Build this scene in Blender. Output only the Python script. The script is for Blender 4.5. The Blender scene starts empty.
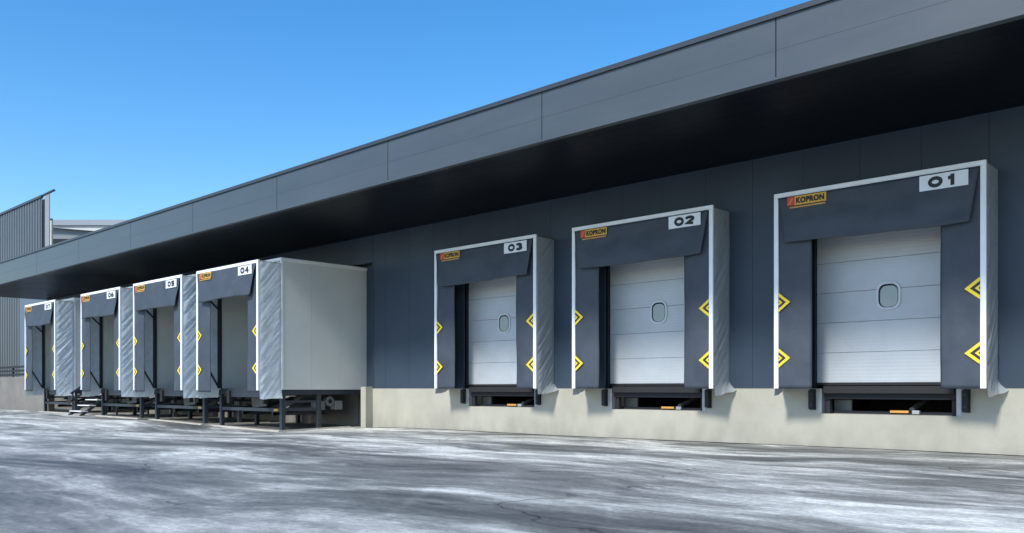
import bpy, bmesh, math, random
from mathutils import Vector, Matrix, noise

R = math.radians
random.seed(7)
scene = bpy.context.scene
COL = scene.collection
EYE = 1.03            # camera height = top of the dock plinth
DOCK = 1.03

# ------------------------------------------------------------------ materials
def new_mat(name):
    m = bpy.data.materials.new(name); m.use_nodes = True
    nt = m.node_tree
    return m, nt, nt.nodes, nt.links, nt.nodes['Principled BSDF']

def mat(name, col, rough=0.6, var=0.12, scale=1.5, bump=0.0, bscale=60, metal=0.0, spec=0.5,
        stretch=(1, 1, 1), grime=0.0, glow=None, transl=0.0):
    m, nt, N, L, b = new_mat(name)
    tc = N.new('ShaderNodeTexCoord')
    mp = N.new('ShaderNodeMapping'); mp.inputs['Scale'].default_value = stretch
    geo = N.new('ShaderNodeNewGeometry')
    L.new(geo.outputs['Position'], mp.inputs['Vector'])
    n1 = N.new('ShaderNodeTexNoise'); n1.inputs['Scale'].default_value = scale
    n1.inputs['Detail'].default_value = 6; n1.inputs['Roughness'].default_value = 0.65
    L.new(mp.outputs[0], n1.inputs['Vector'])
    r = N.new('ShaderNodeMapRange')
    r.inputs['From Min'].default_value = 0.3; r.inputs['From Max'].default_value = 0.7
    r.inputs['To Min'].default_value = 1 - var; r.inputs['To Max'].default_value = 1 + var
    L.new(n1.outputs['Fac'], r.inputs['Value'])
    mul = N.new('ShaderNodeVectorMath'); mul.operation = 'SCALE'
    mul.inputs[0].default_value = col
    L.new(r.outputs[0], mul.inputs['Scale'])
    out = mul.outputs[0]
    if grime:
        # dirt gathers low down and runs in vertical streaks
        sp = N.new('ShaderNodeSeparateXYZ'); L.new(geo.outputs['Position'], sp.inputs[0])
        st = N.new('ShaderNodeMapping'); st.inputs['Scale'].default_value = (1.6, 1.6, 0.8)
        L.new(geo.outputs['Position'], st.inputs['Vector'])
        n2 = N.new('ShaderNodeTexNoise'); n2.inputs['Scale'].default_value = 1.6; n2.inputs['Detail'].default_value = 8
        L.new(st.outputs[0], n2.inputs['Vector'])
        hr = N.new('ShaderNodeMapRange'); hr.inputs['From Min'].default_value = 0.0; hr.inputs['From Max'].default_value = 0.45
        hr.inputs['To Min'].default_value = 1.0; hr.inputs['To Max'].default_value = 0.25
        L.new(sp.outputs['Z'], hr.inputs['Value'])
        nr = N.new('ShaderNodeMapRange'); nr.inputs['From Min'].default_value = 0.35; nr.inputs['From Max'].default_value = 0.75
        L.new(n2.outputs['Fac'], nr.inputs['Value'])
        mm = N.new('ShaderNodeMath'); mm.operation = 'MULTIPLY'
        L.new(hr.outputs[0], mm.inputs[0]); L.new(nr.outputs[0], mm.inputs[1])
        m3 = N.new('ShaderNodeMath'); m3.operation = 'MULTIPLY'; m3.inputs[1].default_value = grime
        L.new(mm.outputs[0], m3.inputs[0])
        mx = N.new('ShaderNodeMix'); mx.data_type = 'RGBA'
        mx.inputs['B'].default_value = (0.10, 0.095, 0.085, 1)
        L.new(m3.outputs[0], mx.inputs['Factor']); L.new(out, mx.inputs['A'])
        out = mx.outputs['Result']
    L.new(out, b.inputs['Base Color'])
    rr = N.new('ShaderNodeMapRange')
    rr.inputs['To Min'].default_value = max(0.05, rough - 0.08); rr.inputs['To Max'].default_value = min(1, rough + 0.08)
    L.new(n1.outputs['Fac'], rr.inputs['Value']); L.new(rr.outputs[0], b.inputs['Roughness'])
    b.inputs['Metallic'].default_value = metal
    b.inputs['Specular IOR Level'].default_value = spec
    if bump:
        n3 = N.new('ShaderNodeTexNoise'); n3.inputs['Scale'].default_value = bscale; n3.inputs['Detail'].default_value = 4
        L.new(geo.outputs['Position'], n3.inputs['Vector'])
        bp = N.new('ShaderNodeBump'); bp.inputs['Strength'].default_value = bump; bp.inputs['Distance'].default_value = 0.02
        L.new(n3.outputs['Fac'], bp.inputs['Height']); L.new(bp.outputs[0], b.inputs['Normal'])
    if transl:
        tr = N.new('ShaderNodeBsdfTranslucent'); L.new(out, tr.inputs['Color'])
        ms = N.new('ShaderNodeMixShader'); ms.inputs[0].default_value = transl
        o = N['Material Output']
        L.new(b.outputs[0], ms.inputs[1]); L.new(tr.outputs[0], ms.inputs[2]); L.new(ms.outputs[0], o.inputs['Surface'])
    return m

M = {}
M['wall']    = mat('slate_cladding', (0.036, 0.056, 0.083), 0.45, 0.14, 0.5, 0.22, 1.3, spec=0.35)
M['fascia']  = mat('fascia_cladding', (0.058, 0.070, 0.079), 0.36, 0.11, 0.8, 0.20, 1.1, spec=0.6, stretch=(0.5, 1, 2.5))
M['coping']  = mat('coping_metal', (0.035, 0.042, 0.052), 0.4, 0.08, 2)
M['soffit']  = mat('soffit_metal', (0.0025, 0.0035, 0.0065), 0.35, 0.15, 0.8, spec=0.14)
M['joint']   = mat('joint_black', (0.016, 0.019, 0.025), 0.8, 0.1)
M['plinth']  = mat('plinth_concrete', (0.40, 0.385, 0.32), 0.85, 0.12, 0.9, 0.15, 35, grime=0.34)
M['concrete']= mat('grey_concrete', (0.19, 0.18, 0.16), 0.9, 0.18, 1.4, 0.3, 35, grime=0.35)
M['kerb']    = mat('kerb_concrete', (0.46, 0.43, 0.36), 0.85, 0.18, 3, 0.2, 40)
M['pad']     = mat('pad_concrete', (0.16, 0.155, 0.14), 0.9, 0.3, 1.5, 0.3, 30)
M['curtain'] = mat('curtain_fabric', (0.049, 0.062, 0.082), 0.58, 0.20, 2.0, 0.35, 4.5, spec=0.4)
M['frame']   = mat('white_aluminium', (0.82, 0.85, 0.87), 0.4, 0.06, 3)
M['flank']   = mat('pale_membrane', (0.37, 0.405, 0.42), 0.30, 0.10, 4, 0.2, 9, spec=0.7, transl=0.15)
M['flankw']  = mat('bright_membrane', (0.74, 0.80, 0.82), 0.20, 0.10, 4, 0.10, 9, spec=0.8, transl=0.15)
M['door']    = mat('door_panel_paint', (0.52, 0.545, 0.58), 0.45, 0.05, 1.2, 0.03, 120)
M['doorframe']=mat('door_frame_black', (0.016, 0.019, 0.026), 0.55, 0.2)
M['glass']   = mat('window_glass', (0.20, 0.25, 0.26), 0.12, 0.1, 2, spec=0.9)
M['winrim'] = mat('window_rim', (0.55, 0.58, 0.61), 0.4, 0.05)
M['winframe']= mat('window_frame_grey', (0.16, 0.17, 0.18), 0.4, 0.08)
M['steel']   = mat('dark_painted_steel', (0.022, 0.030, 0.042), 0.5, 0.2, 5, 0.1, 80)
M['galv']    = mat('galvanised_steel', (0.36, 0.38, 0.40), 0.45, 0.2, 6, metal=0.5)
M['rubber']  = mat('black_rubber', (0.014, 0.015, 0.017), 0.75, 0.2, 8, 0.2, 60)
M['panel']   = mat('house_panel', (0.62, 0.63, 0.585), 0.5, 0.06, 0.7, 0.04, 50)
M['panelin'] = mat('house_panel_inside', (0.64, 0.65, 0.58), 0.55, 0.08, 0.8)
M['flash']   = mat('house_flashing', (0.78, 0.80, 0.78), 0.45, 0.08, 2)
M['plate']   = mat('plate_white', (0.76, 0.80, 0.84), 0.45, 0.07, 3)
M['ink']     = mat('ink_black', (0.018, 0.020, 0.026), 0.6, 0.15, 5)
M['yellow']  = mat('sign_yellow', (0.72, 0.40, 0.035), 0.5, 0.08, 5)
M['chev']    = mat('chevron_yellow', (0.80, 0.60, 0.03), 0.5, 0.08, 5)
M['red']     = mat('sign_red', (0.55, 0.06, 0.035), 0.5, 0.1, 5)
M['orange']  = mat('sign_orange', (0.62, 0.30, 0.06), 0.55, 0.1, 5)
M['corr']    = mat('corrugated_cladding', (0.105, 0.115, 0.125), 0.42, 0.12, 0.5, 0.03, 40, metal=0.2)
M['annex']   = mat('annex_cladding', (0.10, 0.135, 0.175), 0.5, 0.1, 0.6)
M['farwall'] = mat('far_wall', (0.24, 0.26, 0.28), 0.7, 0.08, 0.4)
M['farroof'] = mat('far_roof', (0.30, 0.33, 0.36), 0.6, 0.08, 0.4)
M['cream']   = mat('cream_post', (0.62, 0.57, 0.42), 0.6, 0.1, 1)
M['roof']    = mat('roof_membrane', (0.18, 0.18, 0.18), 0.9, 0.2, 0.5)

def ground_mat():
    m, nt, N, L, b = new_mat('asphalt_with_pale_dust')
    geo = N.new('ShaderNodeNewGeometry')
    def streak(rot, sx, sy, scale, detail, dist, lo, hi, offs=(0, 0, 0)):
        mp = N.new('ShaderNodeMapping'); mp.vector_type = 'POINT'
        mp.inputs['Rotation'].default_value = (0, 0, R(rot)); mp.inputs['Scale'].default_value = (sx, sy, 1)
        mp.inputs['Location'].default_value = offs
        # bend the tracks with a slow large noise
        w = N.new('ShaderNodeTexNoise'); w.inputs['Scale'].default_value = 0.16; w.inputs['Detail'].default_value = 2
        L.new(geo.outputs['Position'], w.inputs['Vector'])
        s = N.new('ShaderNodeVectorMath'); s.operation = 'MULTIPLY_ADD'
        s.inputs[1].default_value = (dist, dist, 0); L.new(w.outputs['Color'], s.inputs[0]); L.new(geo.outputs['Position'], s.inputs[2])
        L.new(s.outputs[0], mp.inputs['Vector'])
        n = N.new('ShaderNodeTexNoise'); n.inputs['Scale'].default_value = scale
        n.inputs['Detail'].default_value = detail; n.inputs['Roughness'].default_value = 0.70
        L.new(mp.outputs[0], n.inputs['Vector'])
        r = N.new('ShaderNodeMapRange'); r.interpolation_type = 'SMOOTHSTEP'
        r.inputs['From Min'].default_value = lo; r.inputs['From Max'].default_value = hi
        L.new(n.outputs['Fac'], r.inputs['Value'])
        return r.outputs[0]
    def math_(op, a, b_=None, v=None):
        x = N.new('ShaderNodeMath'); x.operation = op; x.use_clamp = True
        L.new(a, x.inputs[0])
        if b_ is not None: L.new(b_, x.inputs[1])
        if v is not None: x.inputs[1].default_value = v
        return x.outputs[0]
    def madd(a, k, c):
        x = N.new('ShaderNodeMath'); x.operation = 'MULTIPLY_ADD'; x.inputs[1].default_value = k
        L.new(a, x.inputs[0])
        if isinstance(c, float): x.inputs[2].default_value = c
        else: L.new(c, x.inputs[2])
        return x.outputs[0]
    def remap(a, lo, hi, t0, t1):
        r = N.new('ShaderNodeMapRange'); r.inputs['From Min'].default_value = lo; r.inputs['From Max'].default_value = hi
        r.inputs['To Min'].default_value = t0; r.inputs['To Max'].default_value = t1
        L.new(a, r.inputs['Value']); return r.outputs[0]
    big = streak(-7, 0.085, 0.30, 1.0, 6, 5.0, 0.36, 0.58)
    mid = streak(4, 0.17, 0.85, 1.0, 8, 3.5, 0.45, 0.63, (3, 7, 0))
    fin = streak(-12, 0.9, 2.8, 1.0, 9, 4.0, 0.48, 0.74, (11, 2, 0))
    crs = streak(40, 0.20, 0.60, 1.0, 8, 4.0, 0.49, 0.66, (5, 17, 0))
    pat = streak(10, 0.9, 1.8, 1.4, 10, 0.8, 0.30, 0.72, (2, 9, 0))
    wet = streak(-3, 0.13, 0.55, 1.0, 6, 3.0, 0.54, 0.66, (23, 31, 0))
    # thin pale arcs left by turning lorries
    def arcs(cx, cy, sc, lo, mx, my):
        mp = N.new('ShaderNodeMapping'); mp.inputs['Location'].default_value = (-cx, -cy, 0)
        L.new(geo.outputs['Position'], mp.inputs['Vector'])
        wv = N.new('ShaderNodeTexWave'); wv.wave_type = 'RINGS'; wv.rings_direction = 'Z'
        wv.inputs['Scale'].default_value = sc; wv.inputs['Distortion'].default_value = 1.6
        wv.inputs['Detail'].default_value = 3; wv.inputs['Detail Scale'].default_value = 0.25
        L.new(mp.outputs[0], wv.inputs['Vector'])
        th = remap(wv.outputs['Fac'], lo, 1.0, 0.0, 1.0)
        mk = streak(20, 0.22, 0.22, 1.0, 5, 1.0, 0.50, 0.66, (mx, my, 0))
        return math_('MULTIPLY', th, mk)
    a1 = arcs(-2, -34, 0.23, 0.972, 40, 3); a2 = arcs(-44, -26, 0.17, 0.98, 7, 51)
    v = madd(big, 0.56, 0.04)
    v = madd(mid, 0.32, v); v = madd(fin, 0.13, v); v = madd(crs, 0.20, v)
    v = math_('MULTIPLY', v, remap(pat, 0, 1, 0.66, 1.14))
    v = math_('MULTIPLY', v, remap(wet, 0, 1, 1.0, 0.26))
    v = madd(a1, 0.14, v); v = madd(a2, 0.12, v)
    sp = N.new('ShaderNodeSeparateXYZ'); L.new(geo.outputs['Position'], sp.inputs[0])
    near = remap(sp.outputs['Y'], 3.0, 12.0, 0.86, 1.30)     # more dust blown up against the building
    f = math_('MULTIPLY', v, near)
    # grains of stone in the asphalt
    g = N.new('ShaderNodeTexNoise'); g.inputs['Scale'].default_value = 16; g.inputs['Detail'].default_value = 8; g.inputs['Roughness'].default_value = 0.75
    L.new(geo.outputs['Position'], g.inputs['Vector'])
    gr = N.new('ShaderNodeMapRange'); gr.inputs['From Min'].default_value = 0.3; gr.inputs['From Max'].default_value = 0.7; gr.inputs['To Min'].default_value = 0.66; gr.inputs['To Max'].default_value = 1.34
    L.new(g.outputs['Fac'], gr.inputs['Value'])
    cr = N.new('ShaderNodeValToRGB')
    e = cr.color_ramp.elements
    e[0].position = 0.0; e[0].color = (0.052, 0.057, 0.056, 1)
    e[1].position = 1.0; e[1].color = (0.71, 0.72, 0.66, 1)
    x = e.new(0.42); x.color = (0.215, 0.222, 0.208, 1)
    x = e.new(0.72); x.color = (0.45, 0.46, 0.43, 1)
    L.new(f, cr.inputs[0])
    sc = N.new('ShaderNodeVectorMath'); sc.operation = 'SCALE'
    L.new(cr.outputs[0], sc.inputs[0]); L.new(gr.outputs[0], sc.inputs['Scale'])
    # hairline cracks
    vo = N.new('ShaderNodeTexVoronoi'); vo.feature = 'DISTANCE_TO_EDGE'; vo.inputs['Scale'].default_value = 0.30
    wn = N.new('ShaderNodeTexNoise'); wn.inputs['Scale'].default_value = 1.1; wn.inputs['Detail'].default_value = 6
    L.new(geo.outputs['Position'], wn.inputs['Vector'])
    wa = N.new('ShaderNodeVectorMath'); wa.operation = 'MULTIPLY_ADD'; wa.inputs[1].default_value = (1.1, 1.1, 0)
    L.new(wn.outputs['Color'], wa.inputs[0]); L.new(geo.outputs['Position'], wa.inputs[2]); L.new(wa.outputs[0], vo.inputs['Vector'])
    ck = remap(vo.outputs['Distance'], 0.0015, 0.006, 1.0, 0.0)
    ckm = math_('MULTIPLY', ck, streak(0, 0.3, 0.3, 1.0, 4, 1.0, 0.46, 0.56, (61, 13, 0)))
    ckv = remap(ckm, 0, 1, 1.0, 0.35)
    s2 = N.new('ShaderNodeVectorMath'); s2.operation = 'SCALE'
    L.new(sc.outputs[0], s2.inputs[0]); L.new(ckv, s2.inputs['Scale'])
    L.new(s2.outputs[0], b.inputs['Base Color'])
    rr = N.new('ShaderNodeMapRange'); rr.inputs['To Min'].default_value = 0.55; rr.inputs['To Max'].default_value = 0.9
    L.new(f, rr.inputs['Value']); L.new(rr.outputs[0], b.inputs['Roughness'])
    bp = N.new('ShaderNodeBump'); bp.inputs['Strength'].default_value = 0.5; bp.inputs['Distance'].default_value = 0.01
    L.new(g.outputs['Fac'], bp.inputs['Height']); L.new(bp.outputs[0], b.inputs['Normal'])
    return m
M['ground'] = ground_mat()

# ------------------------------------------------------------------ mesh helpers
def box(bm, x0, x1, y0, y1, z0, z1):
    vs = [bm.verts.new((x, y, z)) for z in (z0, z1) for y in (y0, y1) for x in (x0, x1)]
    for f in ((0, 2, 3, 1), (4, 5, 7, 6), (0, 1, 5, 4), (2, 6, 7, 3), (0, 4, 6, 2), (1, 3, 7, 5)):
        bm.faces.new([vs[i] for i in f])

def bar(bm, p, q, w, h=None, up=(0, 0, 1)):
    """rectangular bar from p to q"""
    p, q = Vector(p), Vector(q); d = (q - p); l = d.length; d.normalize()
    u = Vector(up)
    if abs(d.dot(u)) > 0.98: u = Vector((0, 1, 0))
    s = d.cross(u).normalized(); u = s.cross(d).normalized()
    h = h or w
    vs = []
    for c in (p, q):
        for a, b_ in ((-1, -1), (1, -1), (1, 1), (-1, 1)):
            vs.append(bm.verts.new(c + s * a * w / 2 + u * b_ * h / 2))
    for f in ((3, 2, 1, 0), (4, 5, 6, 7), (0, 1, 5, 4), (1, 2, 6, 5), (2, 3, 7, 6), (3, 0, 4, 7)):
        bm.faces.new([vs[i] for i in f])

def cyl(bm, p, q, r, n=14):
    p, q = Vector(p), Vector(q); d = (q - p).normalized()
    u = Vector((0, 0, 1)) if abs(d.z) < 0.9 else Vector((1, 0, 0))
    s = d.cross(u).normalized(); u = s.cross(d)
    rings = [[bm.verts.new(c + (s * math.cos(2 * math.pi * i / n) + u * math.sin(2 * math.pi * i / n)) * r) for i in range(n)] for c in (p, q)]
    for i in range(n):
        j = (i + 1) % n
        bm.faces.new((rings[0][i], rings[0][j], rings[1][j], rings[1][i]))
    bm.faces.new(rings[0][::-1]); bm.faces.new(rings[1])

def prism_y(bm, pts, y0, y1):
    """polygon in the XZ plane pushed from y0 (front) to y1"""
    a = [bm.verts.new((x, y0, z)) for x, z in pts]; b_ = [bm.verts.new((x, y1, z)) for x, z in pts]
    n = len(pts)
    bm.faces.new(a); bm.faces.new(b_[::-1])
    for i in range(n):
        j = (i + 1) % n
        bm.faces.new((a[i], b_[i], b_[j], a[j]))

def rounded(cx, cz, w, h, r, n=6):
    pts = []
    for qx, qz, a0 in ((1, 1, 0), (-1, 1, 90), (-1, -1, 180), (1, -1, 270)):
        for i in range(n + 1):
            a = R(a0 + 90 * i / n)
            pts.append((cx + qx * (w / 2 - r) + r * math.cos(a), cz + qz * (h / 2 - r) + r * math.sin(a)))
    return pts

def obj(name, bm, m, parent=None, loc=(0, 0, 0), bevel=0.0, smooth=False):
    bmesh.ops.recalc_face_normals(bm, faces=bm.faces[:])
    if bevel:
        es = [e for e in bm.edges if len(e.link_faces) == 2 and e.calc_face_angle(0) > 0.6]
        bmesh.ops.bevel(bm, geom=es, offset=bevel, segments=2, profile=0.5, affect='EDGES', clamp_overlap=True)
    me = bpy.data.meshes.new(name); bm.to_mesh(me); bm.free()
    me.materials.append(m)
    if smooth:
        for p in me.polygons: p.use_smooth = True
    o = bpy.data.objects.new(name, me); COL.objects.link(o)
    o.location = loc
    if parent: o.parent = parent
    return o

def B(): return bmesh.new()

def thing(name, label, cat, loc=(0, 0, 0), group=None):
    o = bpy.data.objects.new(name, None); COL.objects.link(o); o.location = loc
    o.empty_display_size = 0.2
    return tag(o, label, cat, group)

def tag(o, label, cat, group=None):
    o['label'] = label; o['category'] = cat
    if group: o['group'] = group
    return o

def struct(name, bm, m, **k):
    o = obj(name, bm, m, **k); o['kind'] = 'structure'; return o

def text_mesh(name, body, cx, cz, w, h, y, m, parent, bold=0.03):
    cu = bpy.data.curves.new(name, 'FONT'); cu.body = body; cu.offset = bold; cu.extrude = 0.01; cu.resolution_u = 6
    cu.space_character = 1.08
    t = bpy.data.objects.new(name, cu); COL.objects.link(t)
    dg = bpy.context.evaluated_depsgraph_get()
    me = bpy.data.meshes.new_from_object(t.evaluated_get(dg))
    bpy.data.objects.remove(t); bpy.data.curves.remove(cu)
    xs = [v.co.x for v in me.vertices]; ys = [v.co.y for v in me.vertices]
    x0, x1, y0, y1 = min(xs), max(xs), min(ys), max(ys)
    for v in me.vertices:
        x = (v.co.x - (x0 + x1) / 2) / (x1 - x0) * w + cx
        z = (v.co.y - (y0 + y1) / 2) / (y1 - y0) * h + cz
        v.co = (x, y - (0.002 if v.co.z > 0 else 0.0), z)
    me.materials.clear(); me.materials.append(m)
    o = bpy.data.objects.new(name, me); COL.objects.link(o); o.parent = parent
    return o

def ribbon(bm, pts, w, y, closed=False):
    n = len(pts); L_, R_ = [], []
    for i, p in enumerate(pts):
        p = Vector(p)
        a = Vector(pts[i - 1]) if (i > 0 or closed) else None
        b_ = Vector(pts[(i + 1) % n]) if (i < n - 1 or closed) else None
        d1 = (p - a).normalized() if a is not None else None
        d2 = (b_ - p).normalized() if b_ is not None else None
        d1 = d1 if d1 is not None else d2; d2 = d2 if d2 is not None else d1
        n1 = Vector((-d1.y, d1.x)); n2 = Vector((-d2.y, d2.x)); m_ = (n1 + n2).normalized()
        k = min(1.6, 1 / max(0.4, m_.dot(n1)))
        L_.append(bm.verts.new((p.x + m_.x * w / 2 * k, y, p.y + m_.y * w / 2 * k)))
        R_.append(bm.verts.new((p.x - m_.x * w / 2 * k, y, p.y - m_.y * w / 2 * k)))
    for i in range(n if closed else n - 1):
        j = (i + 1) % n
        bm.faces.new((R_[i], R_[j], L_[j], L_[i]))

def arc(cx, cz, rx, rz, a0, a1, n=10):
    return [(cx + rx * math.cos(R(a0 + (a1 - a0) * i / n)), cz + rz * math.sin(R(a0 + (a1 - a0) * i / n))) for i in range(n + 1)]

def digit(bm, ch, cx, cz, w, h, st, y):
    a, t = w / 2 - st / 2, h / 2 - st / 2
    if ch == '0': P_ = [(arc(0, 0, a, t, 0, 360, 28)[:-1], True)]
    elif ch == '1': P_ = [([(-a * 0.62, t * 0.52), (-a * 0.1, t * 0.62), (st * 0.25, t)], False), ([(st * 0.25, h / 2), (st * 0.25, -h / 2)], False)]
    elif ch == '2': P_ = [(arc(0, t * 0.45, a, t * 0.55, 170, -20) + [(-a * 0.1, -t * 0.45), (-a, -t), (a, -t)], False)]
    elif ch == '3': P_ = [(arc(-a * 0.05, t * 0.5, a * 0.92, t * 0.5, 160, -90), False), (arc(0, -t * 0.5, a, t * 0.5, 90, -160), False)]
    elif ch == '4': P_ = [([(a * 0.35, t), (-a, -t * 0.35), (a * 1.15, -t * 0.35)], False), ([(a * 0.45, h / 2), (a * 0.45, -h / 2)], False)]
    elif ch == '5': P_ = [([(a, t), (-a * 0.85, t), (-a * 0.9, t * 0.1)], False), (arc(-a * 0.05, -t * 0.42, a, t * 0.58, 130, -160), False)]
    elif ch == '6': P_ = [(arc(0, -t * 0.42, a, t * 0.58, 0, 360, 24)[:-1], True), (arc(a * 0.2, -t * 0.42, a * 1.2, t * 1.42, 180, 85), False)]
    else: P_ = [([(-a, t), (a, t), (-a * 0.2, -h / 2)], False)]
    for k, (pts, cl) in enumerate(P_):
        ribbon(bm, [(cx + x, cz + z) for x, z in pts], st, y - 0.0006 * k, cl)

# ------------------------------------------------------------------ layout along the facade (x), into the building (y)
WALL = 14.80          # right-hand facade plane
REC = 15.15           # recessed facade plane behind the dock houses
STEP = -19.55         # where one becomes the other
SOF = DOCK + 4.27     # soffit
FAS = 11.20           # fascia plane
TOPF = DOCK + 5.19
END = -45.3           # left end of the low building
RIGHT = 16.0
FLUSH = [(-5.545, '01'), (-10.145, '02'), (-14.56, '03')]
HOUSES = [(-21.98, '04'), (-26.27, '05'), (-30.69, '06'), (-36.62, '07')]
HF = 12.38            # front plane of the dock houses
HW = 1.69
PITW, PITZ = 1.13, 0.44   # half width and depth of the pits in the plinth

# ------------------------------------------------------------------ ground
def sstep(a): a = max(0, min(1, a)); return a * a * (3 - 2 * a)
PTS = [(-60, 0.09), (-37, 0.07), (-28, 0.01), (-24, -0.05), (-15, -0.02), (-3, 0.01), (8, 0.02)]
def gz(x, y):
    if x <= PTS[0][0]: b = PTS[0][1]
    elif x >= PTS[-1][0]: b = PTS[-1][1]
    else:
        for (a, za), (c, zc) in zip(PTS, PTS[1:]):
            if a <= x <= c:
                b = za + (zc - za) * sstep((x - a) / (c - a)); break
    b -= 0.07 * math.exp(-((x + 20.4) ** 2 / 8 + (y - 11.4) ** 2 / 8))
    b += 0.025 * noise.noise(Vector((x * 0.16, y * 0.16, 3.1)))
    fade = sstep((60 - abs(x + 20)) / 25) * sstep((40 - abs(y - 5)) / 20)
    return b * fade
def axis(lo, hi, step, far):
    a = []; v = lo; d = step * 2
    left = []
    while v > -far: v -= d; d *= 1.6; left.append(v)
    a = left[::-1]
    v = lo
    while v < hi: a.append(v); v += step
    d = step * 2
    while v < far: a.append(v); v += d; d *= 1.6
    return a
bm = B()
xs = axis(-62, 18, 0.5, 900); ys = axis(-4, 18, 0.5, 900)
grid = [[bm.verts.new((x, y, gz(x, y))) for x in xs] for y in ys]
for j in range(len(ys) - 1):
    for i in range(len(xs) - 1):
        bm.faces.new((grid[j][i], grid[j][i + 1], grid[j + 1][i + 1], grid[j + 1][i]))
struct('ground', bm, M['ground'], smooth=True)

# dark open joint where the asphalt meets the plinth
bm = B(); pr = None
for i in range(0, 360):
    x = -19.3 + i * 0.1
    wdt = 0.085 + 0.07 * noise.noise(Vector((x * 1.3, 4.2, 0))) + 0.02 * noise.noise(Vector((x * 6, 1.2, 0)))
    cur = [bm.verts.new((x, 14.798, gz(x, 14.79) + 0.007)), bm.verts.new((x, 14.798 - max(0.012, wdt), gz(x, 14.75) + 0.007))]
    if pr: bm.faces.new((pr[0], pr[1], cur[1], cur[0]))
    pr = cur
struct('ground_joint', bm, M['joint'])

# ------------------------------------------------------------------ the low warehouse
wh = thing('warehouse', 'long low slate grey warehouse with deep canopy over a row of loading docks', 'warehouse', (0, WALL, 0))
P = (0, -WALL, 0)     # parts are modelled in world coordinates, the empty stands at the wall
def wpart(name, bm, m, **k): return obj(name, bm, m, wh, P, **k)

def clad(name, x0, x1, plane, openings, pitch, phase):
    """vertical flat panels with narrow dark joints, cut round the door openings"""
    cuts = sorted(set([x0, x1] + [phase + i * pitch for i in range(-80, 80) if x0 < phase + i * pitch < x1]))
    bm = B(); g = 0.0025
    for a, b_ in zip(cuts, cuts[1:]):
        segs = [(a, b_, DOCK)]
        for cx, hw, zt in openings:
            new = []
            for (p, q, zb) in segs:
                if zb != DOCK or q <= cx - hw or p >= cx + hw: new.append((p, q, zb)); continue
                if p < cx - hw: new.append((p, cx - hw, DOCK))
                new.append((max(p, cx - hw), min(q, cx + hw), zt))
                if q > cx + hw: new.append((cx + hw, q, DOCK))
            segs = new
        for p, q, zb in segs:
            pa = p + (g if abs(p - a) < 1e-6 else 0); qa = q - (g if abs(q - b_) < 1e-6 else 0)
            box(bm, pa, qa, plane, plane + 0.10, zb + 0.004, SOF - 0.004)
    wpart(name, bm, M['wall'])
    bm = B()     # dark backing, seen in the joints only
    xs_ = [x0] + sum([[cx - hw, cx + hw] for cx, hw, _ in sorted(openings)], []) + [x1]
    for p, q in zip(xs_[::2], xs_[1::2]): box(bm, p, q, plane + 0.04, plane + 0.14, DOCK + 0.01, SOF - 0.01)
    for cx, hw, zt in openings: box(bm, cx - hw + 0.003, cx + hw - 0.003, plane + 0.04, plane + 0.14, zt + 0.01, SOF - 0.012)
    wpart('wall_backing', bm, M['joint'])

DW, DZ = 1.29, DOCK + 2.75
clad('wall', STEP, RIGHT, WALL, [(c, DW, DZ) for c, _ in FLUSH], 1.0, -3.98)
clad('wall', END, STEP - 0.01, REC, [(c, 1.30, DZ) for c, _ in HOUSES], 1.0, -20.4)
# above the dock houses the cladding runs on in the front plane
ZU = DOCK + 3.52
bm = B(); x = STEP - 0.01
while x > END + 0.02:
    x2 = max(x - 1.0, END + 0.01); box(bm, x2 + 0.0025, x - 0.0025, WALL, WALL + 0.10, ZU, SOF - 0.004); x = x2
wpart('wall', bm, M['wall'])
bm = B(); box(bm, END + 0.012, STEP - 0.012, WALL + 0.04, REC - 0.01, ZU + 0.004, SOF - 0.012); wpart('wall_backing', bm, M['joint'])
bm = B(); box(bm, STEP - 0.008, STEP + 0.05, WALL - 0.012, REC + 0.10, DOCK + 0.004, ZU)
wpart('corner_trim', bm, M['coping'])

# plinth, with a pit in front of each flush door
bm = B()
x = STEP
for c, _ in sorted(FLUSH):
    box(bm, x, c - PITW, WALL - 0.004, WALL + 0.5, -0.4, DOCK)
    box(bm, c - PITW + 0.001, c + PITW - 0.001, WALL - 0.004, WALL + 0.5, -0.4, DOCK - PITZ)
    x = c + PITW
box(bm, x, RIGHT, WALL - 0.004, WALL + 0.5, -0.4, DOCK)
wpart('plinth', bm, M['plinth'])
bm = B(); box(bm, END, STEP - 0.24, REC - 0.004, REC + 0.5, -0.4, DOCK - 0.03)
wpart('plinth', bm, M['concrete'])
bm = B(); box(bm, STEP - 0.23, STEP - 0.002, WALL - 0.25, REC + 0.3, -0.4, DOCK + 0.045)
wpart('pillar', bm, M['plinth'], bevel=0.012)
# dark pits behind the plinth
for c, _ in FLUSH:
    bm = B()
    box(bm, c - PITW - 0.02, c + PITW + 0.02, WALL + 2.2, WALL + 2.3, 0.2, DOCK + 0.05)
    box(bm, c - PITW - 0.02, c + PITW + 0.02, WALL + 0.502, WALL + 2.3, DOCK - PITZ - 0.12, DOCK - PITZ - 0.02)
    box(bm, c - PITW - 0.12, c - PITW - 0.02, WALL + 0.502, WALL + 2.3, 0.2, DOCK + 0.05)
    box(bm, c + PITW + 0.02, c + PITW + 0.12, WALL + 0.502, WALL + 2.3, 0.2, DOCK + 0.05)
    wpart('pit_lining', bm, M['joint'])
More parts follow.
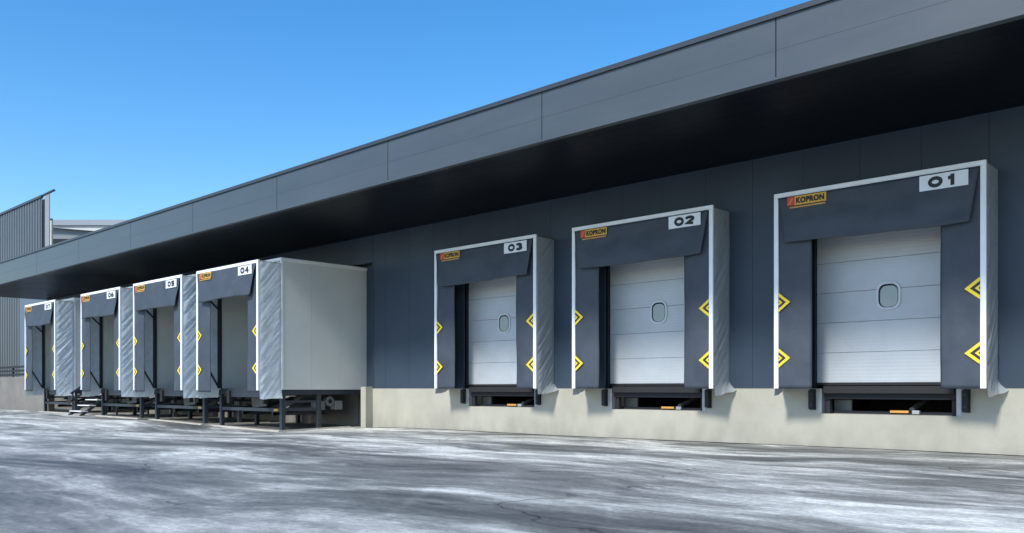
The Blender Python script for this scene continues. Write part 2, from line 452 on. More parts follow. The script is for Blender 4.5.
# galvanised angle lining the edges of each pit
for c, _ in FLUSH:
    for s_ in (-1, 1):
        x0, x1 = sorted((c + s_ * (PITW - 0.03), c + s_ * (PITW + 0.04)))
        bm = B(); box(bm, x0, x1, WALL - 0.012, WALL + 0.30, DOCK - PITZ + 0.004, DOCK - 0.004)
        wpart('pit_edge_angle', bm, M['galv'])

# canopy: fascia panels (joints measured along it), coping, drip edge, soffit
def s_at(u, t=FAS):
    a = (u - 512) / 870; return (0.7216 * a - 0.692) * t / (0.692 * a + 0.7216)
js = sorted([END] + [s_at(u) for u in (37, 79, 130.5, 193, 277, 388, 542, 776)])
last = js[-1]
while last < RIGHT - 4: last += 4.02; js.append(last)
js.append(RIGHT)
for a, b_ in zip(js, js[1:]):
    bm = B(); zm = SOF + 0.40; box(bm, a + 0.008, b_ - 0.008, FAS, FAS + 0.05, SOF + 0.03, zm - 0.0008); box(bm, a + 0.008, b_ - 0.008, FAS + 0.0005, FAS + 0.05, zm + 0.0008, TOPF - 0.05)
    wpart('fascia_panel', bm, M['fascia'], bevel=0.0015)
bm = B(); box(bm, END + 0.02, RIGHT - 0.02, FAS + 0.03, FAS + 0.12, SOF + 0.04, TOPF - 0.06); wpart('fascia_backing', bm, M['joint'])
bm = B(); box(bm, END - 0.03, RIGHT, FAS - 0.035, FAS + 0.30, TOPF - 0.046, TOPF)
box(bm, END - 0.03, RIGHT, FAS - 0.035, FAS - 0.012, TOPF - 0.075, TOPF - 0.046); wpart('coping', bm, M['coping'])
bm = B(); box(bm, END - 0.01, RIGHT, FAS - 0.02, FAS + 0.10, SOF - 0.012, SOF + 0.026); wpart('drip_edge', bm, M['fascia'], bevel=0.004)
bm = B(); box(bm, END, END + 0.05, FAS + 0.002, REC + 0.10, SOF + 0.002, TOPF - 0.05); wpart('canopy_end_panel', bm, M['fascia'])
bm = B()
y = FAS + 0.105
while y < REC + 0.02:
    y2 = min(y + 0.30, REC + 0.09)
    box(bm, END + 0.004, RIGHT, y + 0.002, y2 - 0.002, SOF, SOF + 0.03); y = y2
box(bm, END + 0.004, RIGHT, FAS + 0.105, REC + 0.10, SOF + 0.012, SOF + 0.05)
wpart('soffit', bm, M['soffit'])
bm = B(); box(bm, END + 0.052, RIGHT, FAS + 0.302, 48, TOPF - 0.30, TOPF - 0.12); wpart('roof', bm, M['roof'])
bm = B()
box(bm, END, END + 0.12, REC + 0.102, 48, -0.4, TOPF - 0.31)
box(bm, RIGHT - 0.12, RIGHT, WALL + 0.5, 48, -0.4, TOPF - 0.31); box(bm, END, RIGHT, 48, 48.12, -0.4, TOPF - 0.31)
wpart('wall', bm, M['wall'])

# sectional doors
def sect_door(cx, plane, hw, z0, zt, win=True):
    n = 5; ph = (zt - z0) / n
    bm = B()
    for i in range(n):
        a, b_ = z0 + i * ph + 0.0025, z0 + (i + 1) * ph - 0.0025
        box(bm, cx - hw, cx + hw, plane, plane + 0.04, a, b_)
    d = wpart('sectional_door', bm, M['doorpanel'], bevel=0.006)
    bm = B()
    box(bm, cx - hw - 0.002, cx + hw + 0.002, plane + 0.02, plane + 0.05, z0, zt); s = obj('panel_seal', bm, M['winframe'], d)
    bm = B(); box(bm, cx - hw, cx + hw, plane - 0.006, plane + 0.03, z0 - 0.045, z0); obj('bottom_seal', bm, M['rubber'], d)
    bm = B(); box(bm, cx + 0.96, cx + 1.06, plane - 0.035, plane - 0.002, z0 + 0.12, z0 + 0.16); box(bm, cx + 0.99, cx + 1.03, plane - 0.02, plane - 0.001, z0 + 0.08, z0 + 0.118); obj('handle', bm, M['rubber'], d)
    if win:
        cz = DOCK + 1.56
        bm = B(); prism_y(bm, rounded(cx, cz, 0.40, 0.47, 0.15), plane - 0.022, plane + 0.01); wf_ = obj('window_frame', bm, M['winrim'], d)
        bm = B(); prism_y(bm, rounded(cx, cz, 0.325, 0.395, 0.12), plane - 0.0245, plane - 0.01); obj('window_gasket', bm, M['rubber'], d)
        bm = B(); prism_y(bm, rounded(cx + 0.012, cz - 0.012, 0.285, 0.355, 0.105), plane - 0.027, plane - 0.012); obj('window_pane', bm, M['glass'], d)
    bm = B()
    box(bm, cx - DW - 0.07, cx - hw - 0.004, plane - 0.06, plane + 0.06, DOCK + 0.01, zt + 0.10)
    box(bm, cx + hw + 0.004, cx + DW + 0.07, plane - 0.06, plane + 0.06, DOCK + 0.01, zt + 0.10)
    box(bm, cx - hw, cx + hw, plane - 0.055, plane + 0.06, zt + 0.004, zt + 0.14)
    wpart('door_frame', bm, M['doorframe'])
def door_mat():
    m = mat('ribbed_door_paint', (0.46, 0.498, 0.525), 0.42, 0.07, 1.3)
    nt = m.node_tree; N = nt.nodes; L = nt.links
    geo = N.new('ShaderNodeNewGeometry')
    w = N.new('ShaderNodeTexWave'); w.bands_direction = 'Z'; w.inputs['Scale'].default_value = 5.2; w.inputs['Distortion'].default_value = 0
    L.new(geo.outputs['Position'], w.inputs['Vector'])
    bp = N.new('ShaderNodeBump'); bp.inputs['Strength'].default_value = 0.10; bp.inputs['Distance'].default_value = 0.01
    L.new(w.outputs['Fac'], bp.inputs['Height']); L.new(bp.outputs[0], N['Principled BSDF'].inputs['Normal'])
    return m
M['doorpanel'] = door_mat()
for c, _ in FLUSH: sect_door(c, WALL + 0.13, 1.25, DOCK + 0.10, DOCK + 2.73)
for c, _ in HOUSES: sect_door(c, REC + 0.20, 1.22, DOCK + 0.10, DOCK + 2.73)

# ------------------------------------------------------------------ dock shelters
def sheet(bm, f, nu, nv):
    g = [[bm.verts.new(f(i / nu, j / nv)) for i in range(nu + 1)] for j in range(nv + 1)]
    for j in range(nv):
        for i in range(nu): bm.faces.new((g[j][i], g[j][i + 1], g[j + 1][i + 1], g[j + 1][i]))

def shelter(num, cx, wall_y, W, H, D, cb, fb, label, house):
    """local frame: x along the facade, y = 0 at the mounting plane, z = 0 at the plinth top"""
    t = thing('dock_shelter', label, 'dock shelter', (cx, wall_y, DOCK), 'dock shelters along the loading bays')
    sd = int(num) * 13.7; hw = W / 2; fw = 0.082
    rnd = random.Random(int(num))
    bm = B()
    box(bm, -hw, -hw + fw, -D, -D + 0.05, 0.0 if not house else -0.05, H - fw)
    box(bm, hw - fw, hw, -D, -D + 0.05, 0.0 if not house else -0.05, H - fw)
    box(bm, -hw, hw, -D, -D + 0.05, H - fw + 0.001, H)
    obj('front_frame', bm, M['frame'], t, bevel=0.006)
    bm = B(); pw = 0.07 if not house else 0.14
    for s in (-1, 1): box(bm, min(s * (hw - 0.03), s * (hw - 0.03 - pw)), max(s * (hw - 0.03), s * (hw - 0.03 - pw)), -0.07, -0.006, 0.0, H - 0.16)
    box(bm, -hw + 0.03, hw - 0.03, -0.07, -0.006, H - 0.159, H - 0.09)
    obj('rear_frame', bm, M['doorframe'], t)
    # side curtains: slightly slack fabric, inner edge curling back
    for s in (-1, 1):
        bm = B(); i0, i1 = hw - fw + 0.015, hw - 0.66
        def f(u, v, s=s):
            x = i0 + (i1 - i0) * u
            z = cb + (H - 0.10 - cb) * v
            wob = 0.022 * noise.noise(Vector((x * 1.6 + sd, z * 0.9, s * 3))) + 0.010 * noise.noise(Vector((x * 5 + sd, z * 2.5, s)))
            edge = 0.012 * noise.noise(Vector((z * 0.8, sd, s * 7.0))) * u
            return (s * (x + edge), -D + 0.034 + wob + 0.05 * u ** 3, z + 0.010 * u * (1 - v) * noise.noise(Vector((sd, s, 2))))
        sheet(bm, f, 14, 50)
        c = obj('side_curtain', bm, M['curtain'], t, smooth=True)
        md = c.modifiers.new('thickness', 'SOLIDIFY'); md.thickness = 0.012; md.offset = 0
    # head curtain: trapezoid, its foot swinging a little forward
    bm = B(); tw, bw, zt, zb = hw - fw - 0.004, hw - 0.215 - (0.10 if house else 0), H - fw - 0.004, H - 0.90
    def f(u, v):
        k = 1 - v
        x = (2 * u - 1) * (tw + (bw - tw) * k)
        sag = 0.018 * math.sin(u * 5 + sd) * k + 0.012 * noise.noise(Vector((u * 6, sd, 0))) * k
        wob = 0.024 * noise.noise(Vector((u * 5 + sd, v * 2.2, 1))) + 0.005 * noise.noise(Vector((u * 16 + sd, v * 6, 4)))
        return (x, -D - 0.012 - 0.055 * k + wob * min(1, 4 * k), zt + (zb - zt) * k + sag)
    sheet(bm, f, 50, 18)
    hc = obj('head_curtain', bm, M['curtain'], t, smooth=True)
    md = hc.modifiers.new('thickness', 'SOLIDIFY'); md.thickness = 0.012; md.offset = 0
    # flank membranes with slanting creases
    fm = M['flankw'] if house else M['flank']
    for s in (-1, 1):
        bm = B()
        amp = 0.048 if house else 0.034
        def f(u, v, s=s):
            y = (-D + 0.052) + (D - 0.058) * u
            z = fb + (H - 0.05 - fb) * v
            hold = min(1, 7 * u, 9 * (1 - u)) if True else 1
            ph = z * 1.0 - y * 1.15
            cre = noise.noise(Vector((ph * 7.5 + sd, (z + y) * 0.55, s * 5.0 + sd)))
            cre = (1 - abs(cre) * 2.2) * 0.7 + 0.3 * noise.noise(Vector((ph * 17 + sd, (z + y) * 1.2, s)))
            mask = 0.55 + 0.6 * noise.noise(Vector((sd, z * 0.8, y * 0.8)))
            low = max(0, 0.28 - (z - fb)) / 0.28
            x = hw + cre * amp * mask * hold + (0.05 if house else 0.13) * low ** 2 * (0.15 + u ** 2)
            if not house: z += 0.10 * low * u * u
            return (s * x, y - 0.05 * low * u * 0, z + 0.03 * low * noise.noise(Vector((u * 3, sd, 9))))
        sheet(bm, f, 18, 110)
        obj('flank_membrane', bm, fm, t, smooth=True)
    bm = B()
    def f(u, v):
        return (-hw + 0.01 + (W - 0.02) * u, -D + 0.05 + (D - 0.056) * v, H - 0.012 + 0.012 * noise.noise(Vector((u * 9, v * 3, sd))) - 0.02 * v)
    sheet(bm, f, 30, 6); obj('top_membrane', bm, fm, t, smooth=True)
    # folding arms between wall and front frame
    for s in (-1, 1):
        x = s * (hw - 0.10)
        for z1, z2 in ((0.95, 0.05), (H - 0.55, H - 1.05)):
            bm = B(); bar(bm, (x, -D + 0.09, z1), (x, -0.08, z2), 0.035, 0.045); obj('folding_arm', bm, M['steel'], t)
    # number plate and maker's plate, lying on the head curtain (same slope)
    sl = 0.055 / (zt - zb)
    def on(z): return -D - 0.012 - sl * (zt - z) - 0.022
    pc, pz, pww, phh = hw - 0.23 - 0.35, H - 0.228, 0.70, 0.235
    bm = B(); box(bm, pc - pww / 2, pc + pww / 2, on(pz) - 0.006, on(pz), pz - phh / 2, pz + phh / 2)
    npl = obj('number_plate', bm, M['plate'], t)
    for ch, dx in zip(num, (-0.116, 0.116)):
        bm = B(); digit(bm, ch, pc + dx, pz - 0.002, 0.215, 0.172, 0.056, on(pz) - 0.009)
        dg_ = obj('digit', bm, M['ink'], npl)
    lc, lz = -hw + 0.275 + 0.345, H - 0.180
    y0 = on(lz)
    bm = B(); box(bm, lc - 0.345, lc + 0.345, y0 - 0.006, y0, lz - 0.075, lz + 0.075); lp = obj('maker_plate', bm, M['yellow'], t)
    bm = B(); box(bm, lc - 0.345, lc - 0.215, y0 - 0.009, y0 - 0.002, lz - 0.075, lz + 0.075); rd = obj('red_field', bm, M['red'], lp)
    bm = B()
    prism_y(bm, [(lc - 0.325, lz - 0.05), (lc - 0.30, lz - 0.05), (lc - 0.24, lz + 0.045), (lc - 0.265, lz + 0.045)], y0 - 0.011, y0 - 0.008)
    obj('slanted_mark', bm, M['orange'], lp)
    text_mesh('lettering', 'KOPRON', lc + 0.062, lz, 0.50, 0.104, y0 - 0.0085, M['ink'], lp, 0.06)
    bm = B(); box(bm, lc - 0.30, lc + 0.33, y0 - 0.010, y0 - 0.004, lz - 0.122, lz - 0.098); obj('tagline_strip', bm, M['orange'], lp)
    # hazard chevrons against the frame
    for s in (-1, 1):
        for z in (1.50, 0.53):
            y = -D + 0.012
            xo = hw - fw - 0.004
            def band(d0, d1):   # a < band between two half diamonds
                k = 0.168 / 0.215
                return [(s * xo, z + d1 * k), (s * (xo - d1), z), (s * xo, z - d1 * k), (s * xo, z - d0 * k), (s * (xo - d0), z), (s * xo, z + d0 * k)]
            bm = B(); prism_y(bm, [(s * xo, z + 0.168), (s * (xo - 0.215), z), (s * xo, z - 0.168)], y - 0.002, y + 0.006)
            ck = obj('hazard_chevron', bm, M['ink'], t)
            bm = B(); prism_y(bm, band(0.138, 0.215), y - 0.006, y - 0.001)
            prism_y(bm, band(0.025, 0.07), y - 0.006, y - 0.001)
            obj('yellow_bands', bm, M['chev'], ck)
    return t

DESC = {'01': 'rightmost dock shelter with 01 on its white plate, flush on the slate wall',
        '02': 'dock shelter with 02 on its white plate, middle of the three on the slate wall',
        '03': 'dock shelter with 03 on its white plate, on the slate wall nearest the dock houses',
        '04': 'dock shelter numbered 04 on the front of the rightmost raised grey dock house',
        '05': 'dock shelter numbered 05, on the raised dock house just left of number 04',
        '06': 'dock shelter numbered 06, right beside the steel steps',
        '07': 'leftmost dock shelter, numbered 07, beside the low concrete wall'}
for c, n in FLUSH: shelter(n, c, WALL, 3.385, 3.40, 0.62, 0.0, -0.13, DESC[n], False)
for c, n in HOUSES: shelter(n, c, HF, 3.38, 3.337, 0.70, -0.10, -0.27, DESC[n], True)

# ------------------------------------------------------------------ levellers and bumpers of the flush docks
def leveller_flush(cx, label):
    t = thing('dock_leveller', label, 'dock leveller', (cx, WALL, DOCK), 'dock levellers in the plinth pits')
    w = PITW - 0.04
    bm = B(); box(bm, -w, w, 0.02, 2.1, -0.045, 0.004); obj('deck', bm, M['steel'], t)
    bm = B(); box(bm, -w + 0.02, w - 0.02, -0.035, 0.015, -0.085, 0.040); obj('lip', bm, M['rubber'], t, bevel=0.008)
    bm = B(); box(bm, -w, w, 0.06, 0.12, -0.18, -0.05)
    for x in (-0.8, -0.3, 0.3, 0.8): box(bm, x - 0.03, x + 0.03, 0.121, 2.0, -0.16, -0.05)
    obj('underframe', bm, M['joint'], t)
    bm = B(); box(bm, -w, w, 0.30, 0.38, -PITZ + 0.0, -PITZ + 0.05)
    for s in (-1, 1): box(bm, s * (w - 0.05) - 0.04, s * (w - 0.05) + 0.04, 0.10, 0.20, -PITZ + 0.002, -0.185)
    obj('base_frame', bm, M['joint'], t)
    bm = B(); cyl(bm, (0.25, 0.5, -PITZ + 0.08), (0.25, 1.3, -0.17), 0.045); obj('hydraulic_ram', bm, M['galv'], t)
    bm = B(); box(bm, -0.02, 0.28, 0.24, 0.285, -PITZ + 0.03, -PITZ + 0.07); obj('safety_prop', bm, M['orange'], t)
    bm = B(); box(bm, 0.34, 0.46, 0.22, 0.30, -PITZ + 0.01, -PITZ + 0.075); obj('valve_block', bm, M['galv'], t, bevel=0.01)
    bm = B(); box(bm, -w + 0.03, -w + 0.34, 0.42, 0.47, -PITZ + 0.01, -0.20); obj('side_plate', bm, M['winframe'], t)
leveller_flush(FLUSH[0][0], 'black dock leveller in the pit beneath the door numbered 01')
leveller_flush(FLUSH[1][0], 'black dock leveller in the pit beneath the door numbered 02')
leveller_flush(FLUSH[2][0], 'black dock leveller in the pit beneath the door numbered 03')

def bumper(x, side, n):
    t = thing('dock_bumper', f'black rubber bumper on the plinth at the {side} edge of the pit under shelter {n}', 'bumper', (x, WALL, DOCK - 0.19), 'rubber bumpers beside the pits')
    bm = B(); box(bm, -0.055, 0.055, -0.016, -0.004, -0.19, 0.18); obj('back_plate', bm, M['steel'], t)
    bm = B(); box(bm, -0.045, 0.045, -0.11, -0.017, -0.175, 0.165); obj('rubber_block', bm, M['rubber'], t, bevel=0.012)
    for z in (-0.10, 0.09):
        bm = B(); cyl(bm, (0, -0.116, z), (0, -0.109, z), 0.016); obj('bolt', bm, M['steel'], t)
for c, n in FLUSH:
    bumper(c - PITW - 0.13, 'left', n); bumper(c + PITW + 0.12, 'right', n)

# ------------------------------------------------------------------ dock houses on legs
HD = REC - HF - 0.01
HT = 3.46
def house(cx, n, label):
    g = gz(cx, HF)
    t = thing('dock_house', label, 'dock house', (cx, HF, DOCK), 'grey dock houses on steel legs')
    zl = -DOCK + min(gz(cx - HW, HF), gz(cx + HW, HF)) - 0.03
    for s in (-1, 1):
        bm = B(); x0, x1 = sorted((s * HW, s * (HW - 0.08)))
        # three wide sandwich panels with tight joints
        k = HD / 3
        for i in range(3): box(bm, x0, x1, i * k + 0.0015, (i + 1) * k - 0.0015, -0.03, HT - 0.09)
        side = obj('side_wall', bm, M['panel'], t)
        bm = B(); x0, x1 = sorted((s * (HW - 0.082), s * (HW - 0.10))); box(bm, x0, x1, 0.02, HD - 0.02, 0.0, HT - 0.12); obj('inner_lining', bm, M['panelin'], side)
        bm = B(); x0, x1 = sorted((s * (HW + 0.008), s * (HW - 0.05)))
        box(bm, x0, x1, -0.01, 0.045, -0.03, HT - 0.09); obj('corner_flashing', bm, M['flash'], side)
    bm = B(); box(bm, -HW - 0.02, HW + 0.02, -0.03, HD, HT - 0.088, HT - 0.07); box(bm, -HW - 0.03, HW + 0.03, -0.04, HD, HT - 0.07, HT)
    obj('roof', bm, M['flash'], t, bevel=0.006)
    bm = B(); box(bm, -HW + 0.10, HW - 0.10, 0.02, HD, HT - 0.16, HT - 0.09); obj('ceiling', bm, M['panelin'], t)
    bm = B(); box(bm, -HW + 0.101, -1.15, 0.0, HD, -0.05, -0.004); box(bm, 1.15, HW - 0.101, 0.0, HD, -0.05, -0.004)
    box(bm, -1.15, 1.15, 2.05, HD, -0.05, -0.004); obj('floor', bm, M['steel'], t)
    bm = B()
    for s in (-1, 1): bar(bm, (s * (HW - 0.06), 0.0, -0.10), (s * (HW - 0.06), HD, -0.10), 0.10, 0.13)
    for y in (0.05, 1.4, HD - 0.06): box(bm, -HW + 0.112, HW - 0.112, y - 0.05, y + 0.05, -0.155, -0.055)
    obj('floor_frame', bm, M['steel'], t)
    for s in (-1, 1):
        for y in (0.06, 1.18, HD - 0.16):
            bm = B(); x = s * (HW - 0.062)
            zb = -DOCK + gz(cx + x, HF + y) + 0.005
            box(bm, x - 0.055, x + 0.055, y - 0.055, y + 0.055, zb + 0.012, -0.166)
            lg = obj('leg', bm, M['steel'], t, bevel=0.005)
            bm = B(); box(bm, x - 0.10, x + 0.10, y - 0.10, y + 0.10, zb - 0.03, zb + 0.012); obj('foot_plate', bm, M['steel'], lg)
    # low rails between the legs
    for s in (-1, 1):
        bm = B(); x = s * (HW - 0.06)
        bar(bm, (x, 0.12, -0.56), (x, 1.12, -0.56), 0.05, 0.09); bar(bm, (x, 0.12, -0.35), (x, 1.12, -0.35), 0.04, 0.06)
        obj('low_rail', bm, M['steel'], t)
    bm = B(); box(bm, -HW + 0.12, HW - 0.12, 0.02, 0.10, -0.62, -0.53); fr = obj('low_rail', bm, M['steel'], t)
    bm = B(); box(bm, HW - 0.42, HW - 0.22, 0.012, 0.018, -0.605, -0.545); obj('yellow_tag', bm, M['yellow'], fr)
    for s in (-1, 1):
        bm = B(); box(bm, s * 0.95 - 0.07, s * 0.95 + 0.07, -0.13, -0.008, -0.42, -0.05); obj('bumper', bm, M['rubber'], t, bevel=0.012)
HLAB = {'04': 'rightmost raised grey dock house on dark legs, its whole side wall in view',
        '05': 'raised grey dock house between numbers 04 and 06, its side mostly hidden',
        '06': 'raised grey dock house behind the shelter beside the steel steps',
        '07': 'leftmost raised grey dock house, standing past the steel steps'}
for c, n in HOUSES: house(c, n, HLAB[n])

def leveller_house(cx, n, label):
    t = thing('dock_leveller', label, 'dock leveller', (cx, HF, DOCK), 'dock levellers under the dock houses')
    bm = B(); box(bm, -1.10, 1.10, -0.01, 2.04, -0.045, 0.0); obj('deck', bm, M['steel'], t)
    bm = B(); box(bm, -1.05, 1.05, -0.06, -0.015, -0.24, 0.01); obj('lip', bm, M['steel'], t, bevel=0.006)
    bm = B()
    for x in (-0.9, -0.45, 0.0, 0.45, 0.9): box(bm, x - 0.025, x + 0.025, 0.12, 2.0, -0.20, -0.16)
    obj('underframe', bm, M['steel'], t)
    bm = B()
    for s in (-1, 1):
        bar(bm, (s * 0.8, 0.25, -0.70), (s * 0.8, 1.9, -0.28), 0.07, 0.09)
        bar(bm, (s * 0.8, 0.25, -0.70), (s * 0.8, 1.9, -0.70), 0.07, 0.08)
    box(bm, -0.95, 0.95, 1.86, 1.94, -0.74, -0.24)
    obj('lift_frame', bm, M['steel'], t)
    bm = B(); cyl(bm, (0.35, 0.55, -0.66), (0.35, 1.5, -0.22), 0.05); obj('hydraulic_ram', bm, M['galv'], t)
    bm = B(); cyl(bm, (1.18, 1.75, -0.36), (1.34, 1.75, -0.36), 0.14, 20); obj('motor_drum', bm, M['winframe'], t)
    bm = B(); cyl(bm, (1.335, 1.75, -0.36), (1.35, 1.75, -0.36), 0.06, 16); obj('motor_hub', bm, M['rubber'], t)
    bm = B(); box(bm, 1.06, 1.30, 1.30, 1.62, -0.60, -0.34); obj('oil_tank', bm, M['winframe'], t, bevel=0.02)
    bm = B(); box(bm, 1.06, 1.28, 1.96, 2.22, -0.60, -0.34); obj('valve_box', bm, M['galv'], t, bevel=0.015)
    bm = B(); prism_y(bm, [(-1.0, -0.20), (-0.15, -0.20), (-0.15, -0.50), (-0.9, -0.55)], 0.62, 0.66); obj('apron_plate', bm, M['winframe'], t)
for c, n in HOUSES:
    leveller_house(c, n, f'dark steel dock leveller and its lift frame underneath the dock house numbered {n}')

# concrete kerb frames round the ground below the houses
for c, n in HOUSES:
    x0, x1, y0, y1 = c - HW - 0.10, c + HW + 0.10, HF - 0.16, REC - 0.01
    def gbox(bm, a0, a1, b0, b1, up, nseg):
        lx = (a1 - a0) > (b1 - b0)
        for i in range(nseg):
            if lx: p0, p1, q0, q1 = a0 + (a1 - a0) * i / nseg, a0 + (a1 - a0) * (i + 1) / nseg, b0, b1
            else: p0, p1, q0, q1 = a0, a1, b0 + (b1 - b0) * i / nseg, b0 + (b1 - b0) * (i + 1) / nseg
            vs = []
            for z_ in (None, up):
                for (px, py) in ((p0, q0), (p1, q0), (p1, q1), (p0, q1)):
                    vs.append(bm.verts.new((px, py, gz(px, py) + (z_ if z_ else -0.15))))
            for f in ((3, 2, 1, 0), (4, 5, 6, 7), (0, 1, 5, 4), (1, 2, 6, 5), (2, 3, 7, 6), (3, 0, 4, 7)):
                bm.faces.new([vs[k] for k in f])
        bmesh.ops.remove_doubles(bm, verts=bm.verts[:], dist=1e-4)
    bm = B(); gbox(bm, x0, x1, y0, y0 + 0.14, 0.035, 8)
    k = struct('kerb', bm, M['kerb'])
    bm = B(); gbox(bm, x1 - 0.12, x1, y0 + 0.142, WALL - 0.26, 0.033, 6); obj('kerb_side', bm, M['kerb'], k)
    bm = B(); gbox(bm, x0, x0 + 0.12, y0 + 0.142, y1, 0.033, 6); obj('kerb_side', bm, M['kerb'], k)
    bm = B(); gbox(bm, x0 + 0.122, x1 - 0.122, y0 + 0.142, y1, 0.012, 6); obj('pad', bm, M['pad'], k)

# ------------------------------------------------------------------ steel steps between 07 and 06
st = thing('steel_steps', 'short flight of open steel steps with a handrail between two raised dock houses', 'steps', (-33.4, 11.85, 0.05))
sx0, sx1 = -0.55, 0.55
for i in range(4):
    z = 0.17 + 0.205 * i; y = 0.28 * i
    bm = B(); box(bm, sx0 - 0.01, sx1 + 0.02, y, y + 0.25, z - 0.03, z); obj('tread', bm, M['flash'], st)
for x in (sx0, sx1):
    bm = B(); bar(bm, (x, -0.02, -0.02), (x, 1.16, 0.84), 0.03, 0.10); obj('stringer', bm, M['steel'], st)
bm = B(); box(bm, sx0, sx1, 1.17, 3.1, 0.93, 0.98)
obj('landing', bm, M['galv'], st)
bm = B()
for x in (sx0 + 0.05, sx1 - 0.05):
    for y in (1.3, 2.9): box(bm, x - 0.03, x + 0.03, y - 0.03, y + 0.03, -0.05, 0.928)
obj('landing_legs', bm, M['steel'], st)
bm = B(); x = sx0
for dz in (0.34, 0.62): bar(bm, (x, 0.05, 0.17 + dz), (x, 1.2, 0.98 + dz), 0.05, 0.07)
for y, z in ((0.12, 0.22), (1.15, 0.94)): bar(bm, (x, y, z - 0.05), (x, y, z + 0.62), 0.05)
obj('handrail', bm, M['steel'], st)

# ------------------------------------------------------------------ left edge: low wall with rail, corrugated wing, annex, far building
lw = thing('low_wall', 'low weathered concrete wall left of the last dock shelter', 'wall', (-48, 12.6, 0.08))
bm = B(); box(bm, -24, 9.55, 0, 0.25, -0.4, 1.47); obj('wall_body', bm, M['concrete'], lw, bevel=0.015)
gr = thing('guard_rail', 'dark three bar guard rail along the top of the low concrete wall', 'railing', (-48, 12.72, 1.55))
for z in (0.10, 0.27, 0.44):
    bm = B(); box(bm, -23.5, 9.5, -0.03, 0.03, z - 0.045, z + 0.045); obj('rail', bm, M['rubber'], gr)
for x in [-23 + 2.5 * i for i in range(13)] + [9.4]:
    bm = B(); box(bm, x - 0.035, x + 0.035, 0.032, 0.10, 0.0, 0.50); obj('post', bm, M['steel'], gr)

wing = thing('warehouse_wing', 'tall warehouse wing clad in grey ribbed metal sheets, at the far left', 'warehouse', (-64, 16.0, 0))
def corr(bm, x0, x1, y, z0, z1, pitch=0.42, dep=0.09):
    pts = []; x = x0
    while x < x1 - 1e-6:
        for fx, dy in ((0, 0), (0.50, 0), (0.60, dep), (0.90, dep)):
            xx = x + fx * pitch
            if xx < x1: pts.append((xx, y + dy))
        x += pitch
    pts.append((x1, y))
    lo = [bm.verts.new((a, b_, z0)) for a, b_ in pts]; hi = [bm.verts.new((a, b_, z1)) for a, b_ in pts]
    for i in range(len(pts) - 1): bm.faces.new((lo[i], lo[i + 1], hi[i + 1], hi[i]))
def sx(u, t): return s_at(u, t)
e0 = sx(42, 16.0) + 64
ZT = DOCK + 10.1
bm = B(); corr(bm, -30, e0, 0, 0.9, ZT); obj('ribbed_cladding', bm, M['corr'], wing)
bm = B(); box(bm, -30, e0 + 0.02, -0.06, 0.08, ZT, ZT + 0.12); obj('coping', bm, M['coping'], wing)
bm = B(); box(bm, e0 - 0.1, e0 + 0.44, 0.07, 0.10, 0.5, ZT - 0.1); obj('shadow_gap', bm, M['joint'], wing)
bm = B(); box(bm, e0 + 0.42, e0 + 1.05, 0.02, 0.06, 0.5, ZT + 0.05); obj('corner_panel', bm, M['farwall'], wing)
bm = B(); bar(bm, (e0 + 0.1, 0.03, ZT + 0.10), (e0 + 1.75, 0.03, ZT + 0.12), 0.12, 0.07); obj('gutter_end', bm, M['coping'], wing)
bm = B(); box(bm, -30, e0 - 1.6, 0.46, 0.75, 0, ZT - 0.05); obj('wing_body', bm, M['corr'], wing)
bm = B(); box(bm, -30, e0, 0.02, 0.44, -0.3, 0.9); obj('plinth', bm, M['concrete'], wing)

an = thing('link_building', 'smooth blue grey link block between the ribbed wing and the canopy end', 'building', (-48.4, 15.6, 0))
bm = B(); box(bm, -3.6, 2.95, 0, 0.3, -0.3, 6.9); obj('wall', bm, M['annex'], an)
bm = B(); box(bm, -3.65, 2.95, -0.04, 0.34, 6.9, 7.0); obj('coping', bm, M['coping'], an)

# a paler building standing further back, turned to face the camera
f_dir = Vector((-0.692, 0.7216, 0)); r_dir = Vector((0.7216, 0.692, 0))
Z0 = 66.0
def far(u, z=0.0, dz=0.0): return f_dir * (Z0 + dz) + r_dir * ((u - 512) / 870 * (Z0 + dz)) + Vector((0, 0, z))
def hz(y): return DOCK + (388.5 - y) / 870 * Z0
fb = thing('far_building', 'pale grey flat roofed building seen behind the fascia near the ribbed wing', 'building', far(95))
fb.rotation_euler = (0, 0, math.atan2(0.692, 0.7216))
px = Z0 / 870
bm = B(); box(bm, -43 * px, 90 * px, 0, 14, -0.3, hz(228)); obj('wall', bm, M['farwall'], fb)
bm = B(); box(bm, -48 * px, 95 * px, -0.5, 14.5, hz(226.5), hz(221)); obj('roof', bm, M['farroof'], fb)
bm = B(); box(bm, -42 * px, -26 * px, -0.06, 0.0, hz(262), hz(239)); obj('dark_window', bm, M['joint'], fb)
bm = B(); prism_y(bm, [(-40 * px, hz(226.6)), (90 * px, hz(226.6)), (90 * px, hz(236)), (30 * px, hz(234)), (-40 * px, hz(228.5))], -0.35, -0.02); obj('eave_band', bm, M['panel'], fb)
cp = thing('cream_post', 'cream vertical post standing between the ribbed wing and the pale far building', 'post', far(50.3, 0, -1.5))
cp.rotation_euler = fb.rotation_euler
bm = B(); box(bm, -1.4 * px, 1.4 * px, 0, 0.2, -0.3, hz(224)); obj('shaft', bm, M['cream'], cp)
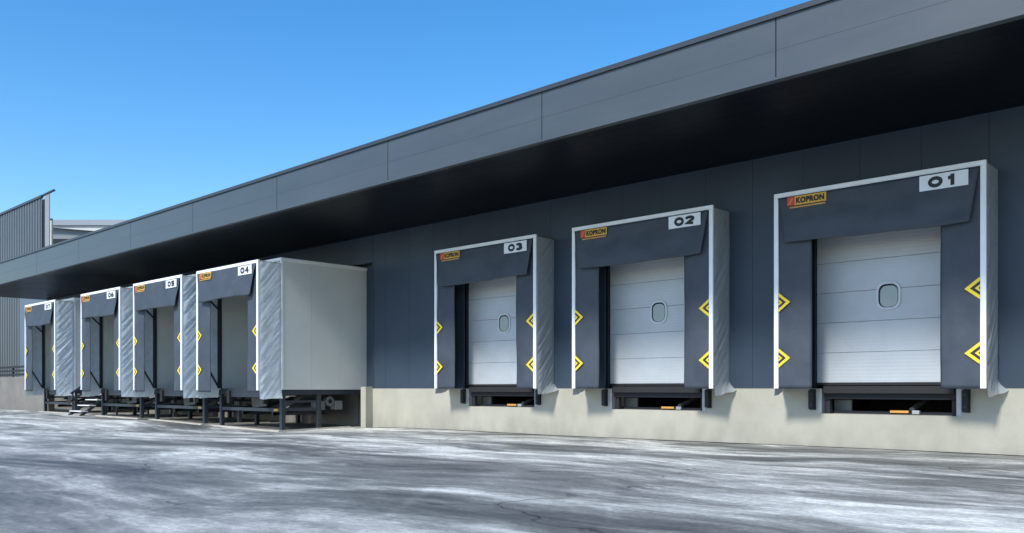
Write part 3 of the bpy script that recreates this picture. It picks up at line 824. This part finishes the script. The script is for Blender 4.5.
bm = B(); box(bm, -4.5 * px, 1.4 * px, -0.02, 0.22, hz(224), hz(222.3)); obj('cap', bm, M['coping'], cp)
bm = B(); box(bm, -4.5 * px, -1.5 * px, 0.02, 0.16, hz(238), hz(236.5)); obj('bracket', bm, M['cream'], cp)

# ------------------------------------------------------------------ light, sky, camera
SUN_EL, SUN_AZ = 44.0, 5.0     # elevation; degrees to the right of straight on to the facade
to_sun = Vector((math.sin(R(SUN_AZ)) * math.cos(R(SUN_EL)), -math.cos(R(SUN_AZ)) * math.cos(R(SUN_EL)), math.sin(R(SUN_EL))))
sun = bpy.data.lights.new('sun', 'SUN'); sun.energy = 4.3; sun.angle = R(10); sun.color = (1.0, 0.96, 0.90)
so = bpy.data.objects.new('sun', sun); COL.objects.link(so)
so.rotation_euler = to_sun.to_track_quat('Z', 'Y').to_euler(); so.location = (0, -10, 30)

w = bpy.data.worlds.new('World'); scene.world = w; w.use_nodes = True
nt = w.node_tree; N = nt.nodes; L = nt.links
sky = N.new('ShaderNodeTexSky'); sky.sky_type = 'NISHITA'; sky.sun_disc = False
sky.sun_elevation = R(SUN_EL)
sky.sun_rotation = math.atan2(to_sun.x, to_sun.y)
sky.air_density = 1.0; sky.dust_density = 0.6; sky.ozone_density = 2.0
bg = N['Background']; bg.inputs['Strength'].default_value = 0.15
hs = N.new('ShaderNodeHueSaturation'); hs.inputs['Saturation'].default_value = 1.38; hs.inputs['Value'].default_value = 1.5
L.new(sky.outputs[0], hs.inputs['Color']); L.new(hs.outputs[0], bg.inputs['Color'])

cam = bpy.data.cameras.new('camera'); co = bpy.data.objects.new('camera', cam); COL.objects.link(co)
co.location = (0, 0, EYE); co.rotation_euler = (R(90), 0, math.asin(0.692))
cam.sensor_width = 36; cam.lens = 870 / 1024 * 36; cam.shift_y = 122 / 1024
cam.clip_start = 0.1; cam.clip_end = 3000
scene.camera = co
scene.view_settings.view_transform = 'Standard'; scene.view_settings.look = 'None'
scene.view_settings.exposure = 0; scene.view_settings.gamma = 1
scene.cycles.use_denoising = True
